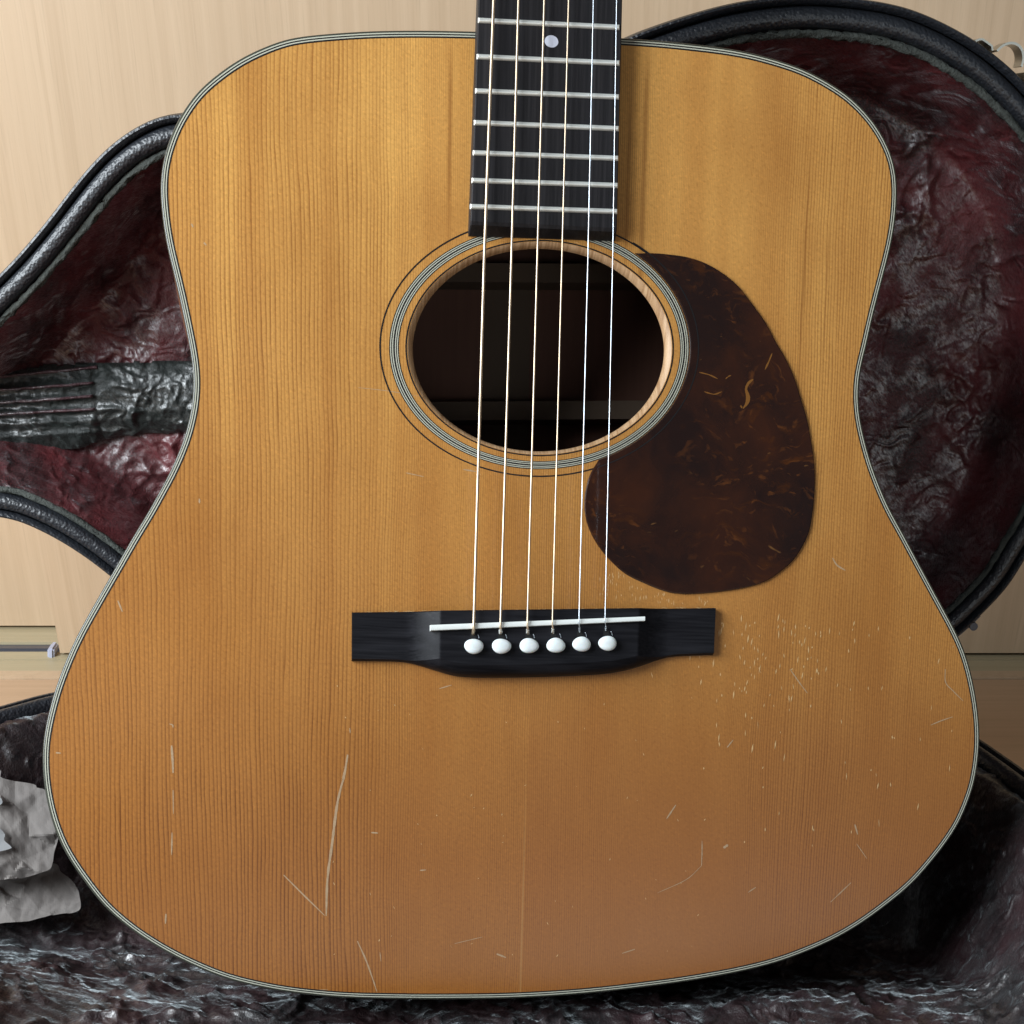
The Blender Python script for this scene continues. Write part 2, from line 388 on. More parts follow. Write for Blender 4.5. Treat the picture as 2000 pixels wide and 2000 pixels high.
def mat_spruce():
    n = NT('aged_spruce')
    x, y, z = n.sep()
    # growth rings: lines run along the neck, coarse at the outer left, very fine beside the bridge on the right
    fr = [(-210, .56), (-70, .60), (-58, .9), (-40, 1.3), (-24, 1.2), (-15, 1.08), (30, 1.0), (40, 1.4), (85, 1.5), (97, 1.0), (120, .74), (140, .8), (160, .95), (210, .95)]
    us = np.linspace(-210, 210, 421)
    f = np.interp(us, [a for a, b in fr], [b for a, b in fr])
    ph = np.r_[0, np.cumsum((f[1:] + f[:-1]) / 2)]
    N = float(ph[-1])
    ku = np.array([-210, -140, -70, -60, -50, -40, -24, -10, 10, 30, 40, 62, 85, 97, 110, 125, 145, 165, 210])
    cp = [((k + 210) / 420, float(np.interp(k, us, ph) / N)) for k in ku]
    w1 = n.math('SUBTRACT', n.noise((11, 7, 1), detail=1), .5)
    w2 = n.math('SUBTRACT', n.noise((45, 34, 1), detail=2), .5)
    um = n.math('ADD', n.math('MULTIPLY', x, 1000.0), n.math('ADD', n.math('MULTIPLY', w1, 6.0), n.math('MULTIPLY', w2, 1.0)))
    t = n.math('DIVIDE', n.math('ADD', um, 210.0), 420.0)
    phase = n.math('MULTIPLY', n.curve(t, cp), N)
    # uneven ring widths
    phase = n.math('ADD', phase, n.math('MULTIPLY', n.noise((260, 5, 1), detail=2), 1.6))
    fr_ = n.math('FRACT', phase)
    line = n.math('MULTIPLY', n.math('POWER', fr_, 3.6), n.rng(fr_, 1.0, .93))
    con = n.curve(t, [(0, .6), (.1, .9), (.3, 1), (.36, .85), (.40, .60), (.44, .62), (.47, .75), (.58, .78), (.62, .5), (.70, .42), (.74, .85), (.80, 1), (.86, .9), (.92, .75), (1, .65)])
    mott = n.noise((180, 28, 1), detail=2)
    con = n.math('MULTIPLY', con, n.rng(mott, .3, .7, .8, 1.45))
    con = n.math('MULTIPLY', con, n.rng(n.noise(9, detail=2), .35, .65, .7, 1.1))
    light = n.mix(n.rng(y, .06, .34), (.345, .126, .025), (.76, .412, .112))  # both tones deepen towards the tail: patina plus painted light falloff
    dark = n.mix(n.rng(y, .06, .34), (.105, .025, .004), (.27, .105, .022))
    tone = n.noise((55, 1.2, 1), detail=3)
    light = n.mix(n.rng(tone, .35, .7, 0, .55), light, (.37, .14, .028))
    tone2 = n.noise((4, 3, 1), detail=2)
    light = n.mix(n.rng(tone2, .42, .68, 0, .55), light, (.43, .175, .040))
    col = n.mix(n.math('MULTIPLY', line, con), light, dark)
    # silk: short shimmering flecks across the grain
    silk = n.noise((680, 760, 1), vec=n.map((1, 1, 1), rot=(0, 0, .5)), detail=4, rough=.65)
    col = n.mix(n.rng(silk, .50, .68, 0, .8), col, n.mix(1.0, col, (1.22, 1.20, 1.15), 'MULTIPLY'))
    silk2 = n.noise((620, 900, 1), vec=n.map((1, 1, 1), rot=(0, 0, .6), loc=(3, 7, 0)), detail=4, rough=.65)
    col = n.mix(n.rng(silk2, .50, .68, 0, .8), col, n.mix(1.0, col, (.80, .76, .72), 'MULTIPLY'))
    blot = n.noise((16, 9, 1), detail=4, rough=.6)
    col = n.mix(n.rng(blot, .46, .68, 0, .5), col, n.mix(.55, col, (.24, .075, .012)))
    # bookmatch seam and a few single dark streaks
    sx = n.math('SUBTRACT', x, n.math('MULTIPLY', n.math('SUBTRACT', y, .267), .004))
    rh = n.math('MULTIPLY', n.rng(sx, -.0002, .0002), n.rng(y, .145, .11))
    col = n.mix(n.math('MULTIPLY', rh, .22), col, (.28, .09, .02))
    seam = n.math('MULTIPLY', n.rng(n.math('ABSOLUTE', n.math('SUBTRACT', sx, -.0006)), .0005, .0001), n.rng(y, .10, .04, 0, .28))
    col = n.mix(seam, col, (.62, .36, .13))
    for ux, y0, y1, wd, am in ((-.0375, .30, .38, .0012, .5), (.041, .27, .385, .0016, .5), (.0345, .28, .37, .0010, .35), (.110, .25, .35, .0007, .5), (.120, .25, .33, .0006, .35), (-.1, .30, .37, .0008, .25)):
        k = n.math('MULTIPLY', n.rng(n.math('ABSOLUTE', n.math('SUBTRACT', n.math('ADD', x, n.math('MULTIPLY', w2, .001)), ux)), wd, wd * .2), n.math('MULTIPLY', n.rng(y, y0, y0 + .03), n.rng(y, y1, y1 - .02)))
        col = n.mix(n.math('MULTIPLY', k, am), col, (.20, .065, .012))
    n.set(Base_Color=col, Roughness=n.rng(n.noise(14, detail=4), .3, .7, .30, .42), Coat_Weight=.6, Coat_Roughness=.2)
    n.inp(n.b.inputs['Specular IOR Level'], .35)
    h = n.math('ADD', n.math('MULTIPLY', line, -.5), n.math('MULTIPLY', n.noise((900, 350, 1), detail=2), .7))
    n.bump(h, .10, .0002)
    return n.m


def mat_velvet(name, deep, bright, sheen=(.9, .88, .92), rough=.27, nap=.5, coat=1.0):
    """crushed plush: dark pile with a satin lobe where the nap lies flat, broken up by strands"""
    n = NT(name)
    a = n.noise(26, detail=4)
    col = n.mix(n.rng(a, .38, .62), deep, bright)
    fib = n.noise(1300, detail=3)
    col = n.mix(n.rng(fib, .48, .72, 0, .45), col, tuple(c * 1.8 + .004 for c in bright))
    lay = n.noise(48, detail=5, rough=.65)
    strand = n.noise((1700, 480, 480), vec=n.map((1, 1, 1), rot=(.3, .5, .9)), detail=4)
    rd = n.node('ShaderNodeTexNoise', props={'noise_type': 'RIDGED_MULTIFRACTAL', 'normalize': True}, Vector=n.map((1, 1, 1.5), rot=(.4, .7, .5)), Scale=80.0, Detail=3.0, Distortion=1.0)
    b1 = n.node('ShaderNodeBump', Strength=.55, Distance=.0042, Height=rd)
    b2 = n.node('ShaderNodeBump', Strength=.30, Distance=.0006, Height=n.math('ADD', strand, fib), Normal=b1)
    b3 = n.node('ShaderNodeBump', Strength=.6, Distance=.0009, Height=n.math('ADD', n.noise(600, detail=4), fib), Normal=b1)
    # nap brushed one way catches the light, brushed the other way stays dark
    st = n.noise((30, 75, 52), vec=n.map((1, 1, 1), rot=(.2, .3, .75)), detail=5, rough=.62, dist=1.1)
    flat = n.math('MULTIPLY', n.rng(st, .46, .58), n.rng(strand, .34, .60, .25, 1.0))
    n.set(Base_Color=col, Roughness=.55, Sheen_Weight=n.math('MULTIPLY', flat, nap), Sheen_Roughness=.32, Sheen_Tint=sheen, Normal=b3)
    n.set(Coat_Weight=n.math('MULTIPLY', n.rng(lay, .44, .58, .10 * coat, coat), n.rng(strand, .38, .58, .25, 1.0)), Coat_Roughness=n.rng(lay, .38, .62, rough + .10, rough + .02), Coat_IOR=2.4, Coat_Normal=b2)
    return n.m


def mat_vinyl():
    n = NT('black_vinyl')
    p = n.node('ShaderNodeTexVoronoi', 0, {'feature': 'SMOOTH_F1'}, Vector=n.tc, Scale=760.0)
    n.set(Base_Color=n.mix(n.noise(40), (.010, .012, .016), (.018, .021, .028)), Roughness=.44)
    n.inp(n.b.inputs['Specular IOR Level'], .85)
    n.bump(n.math('ADD', p, n.math('MULTIPLY', n.noise(350, detail=3), .8)), .62, .0007)
    return n.m


def mat_laminate(name, c0, c1, axis):
    n = NT(name)
    sc = {'z': (150, 150, 2.2), 'x': (2.2, 150, 150)}[axis]
    sc2 = {'z': (900, 900, 26), 'x': (26, 900, 900)}[axis]
    a = n.noise(sc, detail=4, dist=.4)
    b = n.noise(sc2, detail=2)
    col = n.mix(n.rng(a, .3, .7), c0, c1)
    col = n.mix(n.rng(b, .55, .8, 0, .28), col, tuple(c * .62 for c in c1))
    col = n.mix(n.rng(n.noise(2.2), .35, .7, 0, .25), col, tuple(c * .86 for c in c1))
    n.set(Base_Color=col, Roughness=.42)
    n.bump(n.math('ADD', a, b), .12, .0004)
    return n.m


def mat_ebony(name, c0, c1, axis, rough):
    n = NT(name)
    sc = (40, 1400, 1400) if axis == 'x' else (1100, 28, 1100)
    a = n.noise(sc, detail=3)
    col = n.mix(n.rng(a, .4, .68), c0, c1)
    b = n.noise((sc[0] * .6, sc[1] * .16, sc[2] * .16), detail=2)
    col = n.mix(n.rng(b, .5, .75, 0, .6), col, tuple(c * 1.7 for c in c1))
    n.set(Base_Color=col, Roughness=n.rng(a, .3, .7, rough - .06, rough + .1))
    n.inp(n.b.inputs['Specular IOR Level'], .12)
    n.bump(a, .07, .0003)
    return n.m


def mat_tortoise():
    n = NT('tortoiseshell')
    def warp(sc, am, vec=None):
        w = n.node('ShaderNodeTexNoise', 1, Vector=vec or n.tc, Scale=sc, Detail=3.0)
        w = n.node('ShaderNodeVectorMath', props={'operation': 'SUBTRACT'}, i0=w, i1=(.5, .5, .5))
        return n.node('ShaderNodeVectorMath', props={'operation': 'ADD'}, i0=vec or n.tc, i1=n.node('ShaderNodeVectorMath', props={'operation': 'SCALE'}, i0=w, Scale=am))
    v1 = warp(22.0, .035)
    v2 = warp(70.0, .016, v1)
    a = n.noise(26, vec=v1, detail=6, rough=.62)
    col = n.mix(n.rng(a, .40, .70), (.0165, .0078, .0066), (.046, .0145, .0070))
    sw = n.noise((60, 210, 60), vec=v2, detail=5, rough=.6)
    where = n.rng(n.noise(14, detail=2), .42, .62)
    col = n.mix(n.math('MULTIPLY', n.rng(sw, .56, .68, 0, .7), where), col, (.070, .021, .005))
    fl = n.noise((150, 320, 150), vec=v2, detail=3)
    col = n.mix(n.math('MULTIPLY', n.rng(fl, .60, .78), where), col, (.14, .046, .012))
    fl2 = n.noise((170, 420, 170), vec=n.map((1, 1, 1), v1, loc=(3, 5, 1)), detail=1)
    col = n.mix(n.rng(fl2, .76, .86), col, (.19, .09, .03))
    n.set(Base_Color=col, Roughness=n.rng(n.noise(60, detail=4), .3, .7, .10, .20))
    n.bump(n.noise(30, detail=3), .10, .0006)
    return n.m


M = {}
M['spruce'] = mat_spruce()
M['velvet'] = mat_velvet('burgundy_plush', (.020, .0036, .0046), (.115, .0150, .0185), nap=.6, coat=.78, rough=.31)
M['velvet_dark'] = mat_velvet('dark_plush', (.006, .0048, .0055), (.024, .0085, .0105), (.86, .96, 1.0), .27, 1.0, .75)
M['velvet_green'] = mat_velvet('green_black_plush', (.005, .0075, .0065), (.014, .020, .0175), (.78, .97, .93), .28, .6, .6)
M['piping'] = mat_velvet('rose_plush', (.03, .010, .013), (.09, .035, .042))
M['vinyl'] = mat_vinyl()
n = NT('grey_welt')
n.set(Base_Color=n.mix(n.noise(420, detail=3), (.014, .017, .016), (.105, .115, .102)), Roughness=.9)
n.bump(n.noise(900, detail=2), .9, .001)
M['welt'] = n.m
M['door'] = mat_laminate('beige_laminate', (.615, .452, .298), (.53, .378, .240), 'z')
M['floor'] = mat_laminate('pale_floor_wood', (.58, .39, .245), (.50, .33, .20), 'x')
M['sill'] = mat_laminate('sill_wood', (.49, .42, .27), (.43, .36, .225), 'x')
M['ebony'] = mat_ebony('bridge_ebony', (.0080, .0080, .0100), (.0145, .0145, .0175), 'x', .40)
M['board'] = mat_ebony('fingerboard_ebony', (.0175, .0168, .0185), (.026, .0245, .0265), 'y', .44)
M['tort'] = mat_tortoise()
M['amber'] = plain('amber_streak', (.20, .085, .020), .2).m
M['bone'] = plain('bone', (.86, .90, .88), .32).m
M['pin'] = plain('white_plastic', (.88, .91, .90), .25, Subsurface_Weight=.1).m
M['white'] = plain('ivory_line', (.52, .52, .42), .4).m
M['black'] = plain('black_line', (.010, .009, .010), .4).m
M['bind'] = plain('dark_binding', (.050, .052, .040), .24).m
n = NT('mahogany')
n.set(Base_Color=n.mix(n.noise((300, 12, 300)), (.13, .045, .022), (.21, .08, .038)), Roughness=.35)
M['mahogany'] = n.m
n = NT('raw_mahogany')
n.set(Base_Color=n.mix(n.noise((300, 12, 300)), (.085, .035, .022), (.13, .055, .034)), Roughness=.8)
M['raw'] = n.m
n = NT('bare_spruce_edge')
n.set(Base_Color=n.mix(n.rng(n.noise((900, 40, 1)), .4, .62), (.56, .36, .20), (.36, .20, .095)), Roughness=.5)
M['edge'] = n.m
M['brace'] = plain('brace_wood', (.085, .055, .035), .8).m
M['fret'] = plain('nickel_silver', (.82, .84, .80), .38, Metallic=.45).m
M['bronze'] = plain('bronze_winding', (.70, .55, .39), .38, Metallic=.8).m
M['steel'] = plain('plain_steel', (.62, .68, .74), .28, Metallic=.9).m
M['pearl'] = plain('pearl_dot', (.62, .64, .74), .22).m
M['chrome'] = plain('nickel_plate', (.40, .40, .36), .28, Metallic=1.0).m
M['rail'] = plain('dark_rail', (.085, .085, .10), .35, Metallic=.3).m
M['guide'] = plain('pale_plastic', (.48, .50, .62), .5).m
M['hole'] = plain('dark_slot', (.004, .004, .004), .7).m
n = NT('bare_wood_scratch')
n.set(Base_Color=n.mix(n.noise(500), (.30, .175, .085), (.55, .39, .24)), Roughness=.55)
M['scratch'] = n.m
M['chip'] = plain('bright_finish_chip', (.66, .43, .20), .4).m
n = NT('grey_tissue')
n.set(Base_Color=n.mix(n.noise(45, detail=4), (.148, .132, .122), (.188, .169, .158)), Roughness=.85)
n.bump(n.noise(700, detail=3), .25, .0006)
M['paper'] = n.m
M['label'] = plain('white_tissue', (.27, .275, .28), .8).m

# ------------------------------------------------------------------ setting
o = mesh('floor', *box(-2.2, 2.2, -1.2, 1.1425, -.05, 0), M['floor'])
o['kind'] = 'structure'

door = root('sliding_door', (.60, 1.21, .004), 'beige wood front sliding door behind the open case, filling most of the background', 'door')
mesh('door_panel', *box(-.365, 1.6, 1.188, 1.2170, .004, 2.1), M['door'], door, off=door.location)
back = root('sliding_door', (-.80, 1.265, .004), 'recessed beige sliding door at lower left, set back behind the front door edge', 'door')
mesh('door_panel', *box(-1.9, -.30, 1.2490, 1.278, .004, 2.1), M['door'], back, off=back.location)

sill = root('door_sill', (-.3, 1.2, 0), 'wooden door sill with a dark metal track running below the sliding doors', 'sill')
for y0, y1, zt in ((1.2180, 1.30, .0015), (1.1805, 1.1970, .0015), (1.1568, 1.1797, .0012)):
    mesh('sill_board', *box(-2.2, 2.2, y0, y1, -.05, zt), M['sill'], sill, off=sill.location)
mesh('threshold_strip', *box(-2.2, 2.2, 1.1432, 1.1560, -.05, .0018), M['door'], sill, off=sill.location)
mesh('track_groove', *box(-2.2, 2.2, 1.1970, 1.2180, -.05, -.0006), M['rail'], sill, off=sill.location)
mesh('track_rail', *box(-2.2, 2.2, 1.2050, 1.2105, -.004, .0012), M['rail'], sill, off=sill.location)
bm = bmesh.new()
bmesh.ops.create_cube(bm, size=1)
for v in bm.verts:
    v.co = Vector((v.co.x * .0055, v.co.y * .016, v.co.z * .010))
    if v.co.z > 0:
        v.co.x += .0015
bmesh.ops.bevel(bm, geom=bm.edges[:], offset=.0015, segments=2, affect='EDGES')
me = bpy.data.meshes.new('door_guide')
bm.to_mesh(me)
bm.free()
me.materials.append(M['guide'])
g = bpy.data.objects.new('door_guide', me)
COL.objects.link(g)
g.parent = sill
g.location = Vector((-.3725, 1.192, .004)) - sill.location

# ------------------------------------------------------------------ guitar case
case = root('guitar_case', (0, .62, 0), 'open black guitar case lined in crushed burgundy plush behind and under the guitar', 'guitar case')
CO = np.array(case.location)
LN = np.array([0, -math.cos(R(5)), math.sin(R(5))])
LV = np.array([0, math.sin(R(5)), math.cos(R(5))])
LO = np.array([0, .812, .40])


def lid3(x, v, w):
    x, v, w = np.broadcast_arrays(x, v, w)
    return LO + x[..., None] * np.array([.001, 0, 0]) + v[..., None] * LV * .001 + w[..., None] * LN * .001


def tray3(x, y, z):
    x, y, z = np.broadcast_arrays(x, y, z)
    return np.stack([x, y, z], -1) * .001


lidP = ccw(spline(LID, 620, True, 6))
trayP = ccw(spline(TRAY, 620, True, 6))

SHELL = [(60, -62), (16, -62), (4, -57), (0, -46), (-1.0, -28), (-.4, -10), (0, -2), (.5, -.4), (1.4, .0), (2.2, -.5), (3.4, -4)]
RIM = [(3.2, -8), (3.9, -4), (4.8, -1.0), (6.2, .6), (8.2, 1.1), (10.2, .7), (11.6, -.8), (12.4, -4), (12.4, -12)]
c3 = lambda f: (lambda x, v, w: f(x, v, w) - CO)
v, f = sweep(lidP, SHELL, c3(lid3))
bk = lidP + inward(lidP) * 60
n0 = len(v)
lid = mesh('lid', v, f, M['vinyl'], case, True, 40)
mesh('rim', *sweep(lidP, RIM, c3(lid3)), M['vinyl'], lid, True, 50)
WELT = [(14.2 + 1.6 * math.cos(a), -3.2 + 1.7 * math.sin(a)) for a in np.linspace(math.pi, -math.pi, 11)]
mesh('welt', *sweep(lidP, WELT, c3(lid3), .42), M['welt'], lid, True)


def lid_w(x, v):
    d = sdist(x, v, lidP)
    wall = sst(d, 11, 36)
    am = sst(d, 14, 40)
    return -5 - 44 * wall + (crumple(x, v, 11, 46, .9, 2.4) - 3.5) * (.30 + .80 * am) * (.38 + .75 * sst(perlin(x / 48 + 2, v / 48, 91), -.30, .30))


v, f = grid_sheet(-470, 300, -262, 60, 1.15, lambda x, y: sdist(x, y, lidP) > 12.2, lambda x, y: lid3(x, y, lid_w(x, y)) - CO)
mesh('lining', v, f, M['velvet'], lid, True)

# neck pad in the narrow part of the lid, pleated at its left end
PADP = ccw(spline([(-330, -112), (-262, -104.5), (-225, -101), (-190, -100.5), (-150, -101), (-132, -108), (-130, -122), (-138, -133), (-160, -137), (-195, -139), (-214, -141), (-230, -146), (-262, -147), (-330, -150)], 200, True, 2))
pl = [(-253.0, -107.5, -213.3, -104.0), (-254.1, -113.9, -215.6, -111.1), (-255.1, -119.9, -216.5, -117.5), (-256.0, -125.7, -216.1, -123.7), (-256.9, -131.0, -216.9, -129.5), (-258.0, -137.3, -217.7, -135.4)]


def pad_w(x, v):
    d = sdist(x, v, PADP) - 1.2 - 1.2 * perlin(x / 7, v / 7, 77)
    w = -48 + 7.5 * np.sqrt(np.clip(d / 12, 0, 1))
    left = sst(-x + 2.5 * perlin(v / 5, v * 0 + 3, 6), 211, 221)
    ple = np.zeros_like(x)
    for a, b, c, e in pl:
        vv = b + (e - b) * (x - a) / (c - a)
        ple = np.maximum(ple, np.exp(-((v - vv) / 1.5) ** 2))
    seam = np.exp(-((x + 216.5 + .8 * perlin(v / 3, v * 0, 5)) / 1.6) ** 2)
    cr = crumple(x, v, 31, 30, .2, 2.2) - 3.0
    return w + left * (1.6 * ple * (.7 + .3 * sst(-x, 216, 236)) + .34 * cr) + (1 - left) * (.50 * cr + .7 * ple * sst(-x, 196, 219)) - .7 * seam * (1 + perlin(x * 0, v / 4, 8))


v, f = grid_sheet(-330, -128, -152, -99, .8, lambda x, y: sdist(x, y, PADP) > 1.0 + 1.1 * perlin(x / 7, y / 7, 77), lambda x, y: lid3(x, y, pad_w(x, y)) - CO)
mesh('neck_pad', v, f, M['velvet_green'], lid, True)
for a, b, c, e in pl[:4]:
    xs = np.linspace(-325, c - 1.5, 60)
    vs = b + (e - b) * (xs - a) / (c - a) + .25 * perlin(xs / 9, xs * 0 + b, 3)
    ws = pad_w(xs, vs) + .35
    mesh('pleat_piping', *tube(lid3(xs, vs, ws) - CO, .00075 + .00022 * perlin(xs / 4, xs * 0 + b, 4), 6), M['piping'], lid, True)

# lower half, lying open on the floor
TS = [(30, 6), (8, 6), (1, 12), (-1, 40), (-.5, 120), (0, 138), (.8, 140), (2.2, 140), (3.4, 136)]
TR = [(3.2, 132), (4.0, 136), (5.0, 139), (6.5, 140.6), (8.5, 141), (10.5, 140.2), (11.8, 138), (12.6, 133), (12.6, 126)]
tray = mesh('case_bottom', *sweep(trayP, TS, c3(tray3)), M['vinyl'], case, True, 40)
mesh('rim', *sweep(trayP, TR, c3(tray3)), M['vinyl'], tray, True, 50)


def tray_z(x, y):
    d = sdist(x, y, trayP)
    roll = 3.5 * np.exp(-((d - 24) / 9) ** 2)
    wall = sst(d, 20, 62)
    low = 81 - 27 * sst(y, 560, 650) + 12 * sst(np.abs(x), 190, 250)
    low = low - 16 * np.exp(-((x + 240) / 55) ** 2 - ((y - 675) / 40) ** 2)
    base = (135 + roll) * (1 - wall) + low * wall
    return base + (crumple(x, y, 51, 46, -.5, 2.4, .8) - 3.5) * (.40 + .60 * sst(d, 12, 50))


v, f = grid_sheet(-482, 272, 392, 800, 1.3, lambda x, y: sdist(x, y, trayP) > 12.3, lambda x, y: tray3(x, y, tray_z(x, y)) - CO)
mesh('lining', v, f, M['velvet_dark'], tray, True)

# draw latch on the lid's upper right edge, hinge on its lower right edge
def nearest(P, x, y):
    i = int(np.argmin((P[:, 0] - x) ** 2 + (P[:, 1] - y) ** 2))
    t = P[(i + 1) % len(P)] - P[i - 1]
    t /= np.linalg.norm(t)
    return P[i], t, np.array([t[1], -t[0]])


def strip(pts2, w0, w1, th):
    """bent metal strip following 2d points in the lid plane, w0..w1 deep"""
    P = np.asarray(pts2, float)
    t = np.gradient(P, axis=0)
    t /= np.linalg.norm(t, axis=1)[:, None]
    N = np.stack([t[:, 1], -t[:, 0]], 1)
    A, B = P, P + N * th
    n = len(P)
    v = np.concatenate([lid3(q[:, 0], q[:, 1], np.full(n, w)) for q in (A, B) for w in (w0, w1)]) - CO
    f = []
    for i in range(n - 1):
        for a, b in ((0, 1), (1, 3), (3, 2), (2, 0)):
            f.append((a * n + i, a * n + i + 1, b * n + i + 1, b * n + i))
    for i in (0, n - 1):
        f.append((i, n + i, 3 * n + i, 2 * n + i))
    return v, f


def along(P, x, y, s0, s1, k, lift):
    i = int(np.argmin((P[:, 0] - x) ** 2 + (P[:, 1] - y) ** 2))
    out = []
    Nn = -inward(P)
    seg = np.linalg.norm(P[1] - P[0])
    m = len(P)
    for s in np.linspace(s0, s1, k):
        q = i + s / seg
        j, t = int(math.floor(q)), q - math.floor(q)
        p = P[j % m] * (1 - t) + P[(j + 1) % m] * t
        nn_ = Nn[j % m] * (1 - t) + Nn[(j + 1) % m] * t
        out.append(p + nn_ * (lift(s) if callable(lift) else lift))
    return out


latch = bpy.data.objects.new('latch', None)
COL.objects.link(latch)
latch.parent = case
la = along(lidP, 219, 30, 13.5, 4, 8, lambda s: .6 + 2.2 * max(0, min(1, (13.5 - s) / 2)) * max(0, min(1, (s - 3.6) / 1)))
mesh('plate', *strip(la, -24, -4, .8), M['chrome'], latch, True, 40)
base = along(lidP, 219, 30, 20, -22, 18, .5)
mesh('base_plate', *strip(base, -26, -5, .7), M['chrome'], latch, True, 40)
bail = along(lidP, 219, 30, 3, -11, 26, lambda s: .8 + 8.5 * math.sqrt(max(0, 1 - ((s + 4.2) / 7.3) ** 2)))
mesh('bail', *strip(bail, -16, -3.5, 1.0), M['chrome'], latch, True, 50)
foot = along(lidP, 219, 30, -14, -30, 10, lambda s: 2.6 * math.exp(-((s + 14.5) / 1.4) ** 2) + 1.6)
mesh('catch', *strip(foot, -22, -4, .8), M['chrome'], latch, True, 40)

hinge = bpy.data.objects.new('hinge', None)
COL.objects.link(hinge)
hinge.parent = case
hp, ht, hn = nearest(lidP, 246, -226)
mesh('leaf', *strip(along(lidP, 246, -226, -13, 6, 10, 1.0), -20, -5, .8), M['rail'], hinge, True, 40)
kn = [lid3(np.array(hp[0] + hn[0] * 2.2), np.array(hp[1] + hn[1] * 2.2), np.array(w)) - CO for w in np.linspace(-2, -22, 5)]
mesh('knuckle', *tube(kn, .0022, 10), M['rail'], hinge, True, 40)

# ------------------------------------------------------------------ guitar
gU, gV, gN, gO = (np.array(a) for a in GUITAR_FRAME)
TAIL = .2672
gtr = root('acoustic_guitar', (0, 0, 0), 'worn natural acoustic guitar with spruce top and tortoiseshell pickguard leaning in the open case', 'guitar')
mw = Matrix.Identity(4)
for k, a in enumerate((gU, gV, gN)):
    for r in range(3):
        mw[r][k] = a[r]
for r in range(3):
    mw[r][3] = (gO - gV * TAIL)[r]
gtr.matrix_world = mw


def G(pts, h=None):
    """mm (u, v) measured from the soundhole centre -> metres in the guitar frame"""
    P = np.asarray(pts, float) * .001
    P[..., 1] += TAIL
    return P


bodyP = ccw(spline(G(BODY), 560, True, 5))
bN = inward(bodyP)
off = lambda d: bodyP + bN * d * .001
eA, eB, eC = np.array([1, .058]), np.array([.03, -1.0]), np.array([.7, -.2])
ELL = lambda a, b, n=220, cx=.9: G([eC + np.array([cx - .7, 0]) + eA * a * math.cos(t) + eB * b * math.sin(t) for t in np.linspace(0, 2 * math.pi, n, endpoint=False)])
hole = ELL(54.35, 40.55)

# top plate with its sound hole
v, f = fill([off(2.8), hole], 0)
n0, nb = len(bodyP), len(hole)
v = list(v)
lips = ((53.6, 39.95, -.0004), (52.7, 39.35, -.0012), (52.1, 38.95, -.0022), (51.9, 38.8, -.0034))
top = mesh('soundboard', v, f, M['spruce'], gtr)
v = [(p[0], p[1], 0) for p in hole]
f = []
for a, b, z in lips:
    v += [(p[0], p[1], z) for p in ELL(a, b)]
for k in range(len(lips)):
    for i in range(nb):
        j = (i + 1) % nb
        f.append((k * nb + i, k * nb + j, (k + 1) * nb + j, (k + 1) * nb + i))
mesh('hole_edge', v, f, M['edge'], top, True)

# purfling and binding, from the wood outwards
for d0, d1, m, nm in ((2.85, 2.28, 'black', 'purfling_line'), (2.28, 1.88, 'white', 'purfling_line'), (1.88, 1.40, 'black', 'purfling_line'), (1.40, .98, 'white', 'purfling_line')):
    mesh(nm, *ring(off(d1), off(d0), -.002, .00006), M[m], gtr)
prof = [(.98, -.00006), (.98, .00004), (.62, .00002), (.28, -.00018), (.08, -.0006), (0, -.0014), (0, -.006), (.3, -.006)]
v = []
for d, z in prof:
    v += [(a, b, z) for a, b in off(d)]
f = []
nn = len(bodyP)
for k in range(len(prof) - 1):
    for i in range(nn):
        f.append((k * nn + i, k * nn + (i + 1) % nn, (k + 1) * nn + (i + 1) % nn, (k + 1) * nn + i))
mesh('binding', v, f, M['bind'], gtr, True, 50)

# sides and back
q = off(.25)
v, f = [], []
bz = lambda y: -.100 + .012 * min(1, max(0, y / .38))
for z in (-.0058, 0):
    v += [(a, b, z if z else bz(b)) for a, b in q]
for i in range(nn):
    f.append((i, (i + 1) % nn, nn + (i + 1) % nn, nn + i))
mesh('side', v, f, M['mahogany'], gtr, True)
v, f = fill([q], 0)
v = [(a, b, bz(b) - .0001) for a, b, _ in v]
backp = mesh('back', v, f, M['raw'], gtr)
(bx0, by0), (bx1, by1), (bx2, by2), (bx3, by3) = G(BRACE)
for yy, hw in ((by0 - .002, .004), (by2 - .001, .004)):
    vv, ff = box(-.13, .13, yy - hw, yy + hw, bz(yy) + .001, bz(yy) + .013)
    vv = [(x, y + .06 * x, z) for x, y, z in vv]
    mesh('brace', vv, ff, M['brace'], backp)
mesh('back_strip', *box(-.0115, .0110, .05, .35, bz(.2) - .002, bz(.2) + .0035), M['brace'], backp)

# rosette
def rring(a0, a1, b0, b1, m, z=.00008, nm='ring', par=None):
    return mesh(nm, *ring(ELL(a0, b0), ELL(a1, b1), -.001, z), M[m], par)


ros = bpy.data.objects.new('rosette', None)
COL.objects.link(ros)
ros.parent = gtr
rring(65.6, 65.0, 49.35, 48.8, 'black', par=ros)
a, b = 61.7, 46.3
tot = 3.9
for w, m in ((.42, 'black'), (.38, 'white'), (.44, 'black'), (.40, 'white'), (.72, 'black'), (.38, 'white'), (.42, 'black'), (.36, 'white'), (.38, 'black')):
    rring(a, a - w, b, b - w * .80, m, par=ros)
    a -= w
    b -= w * .80
rring(55.2, 54.6, 41.2, 40.7, 'black', par=ros)

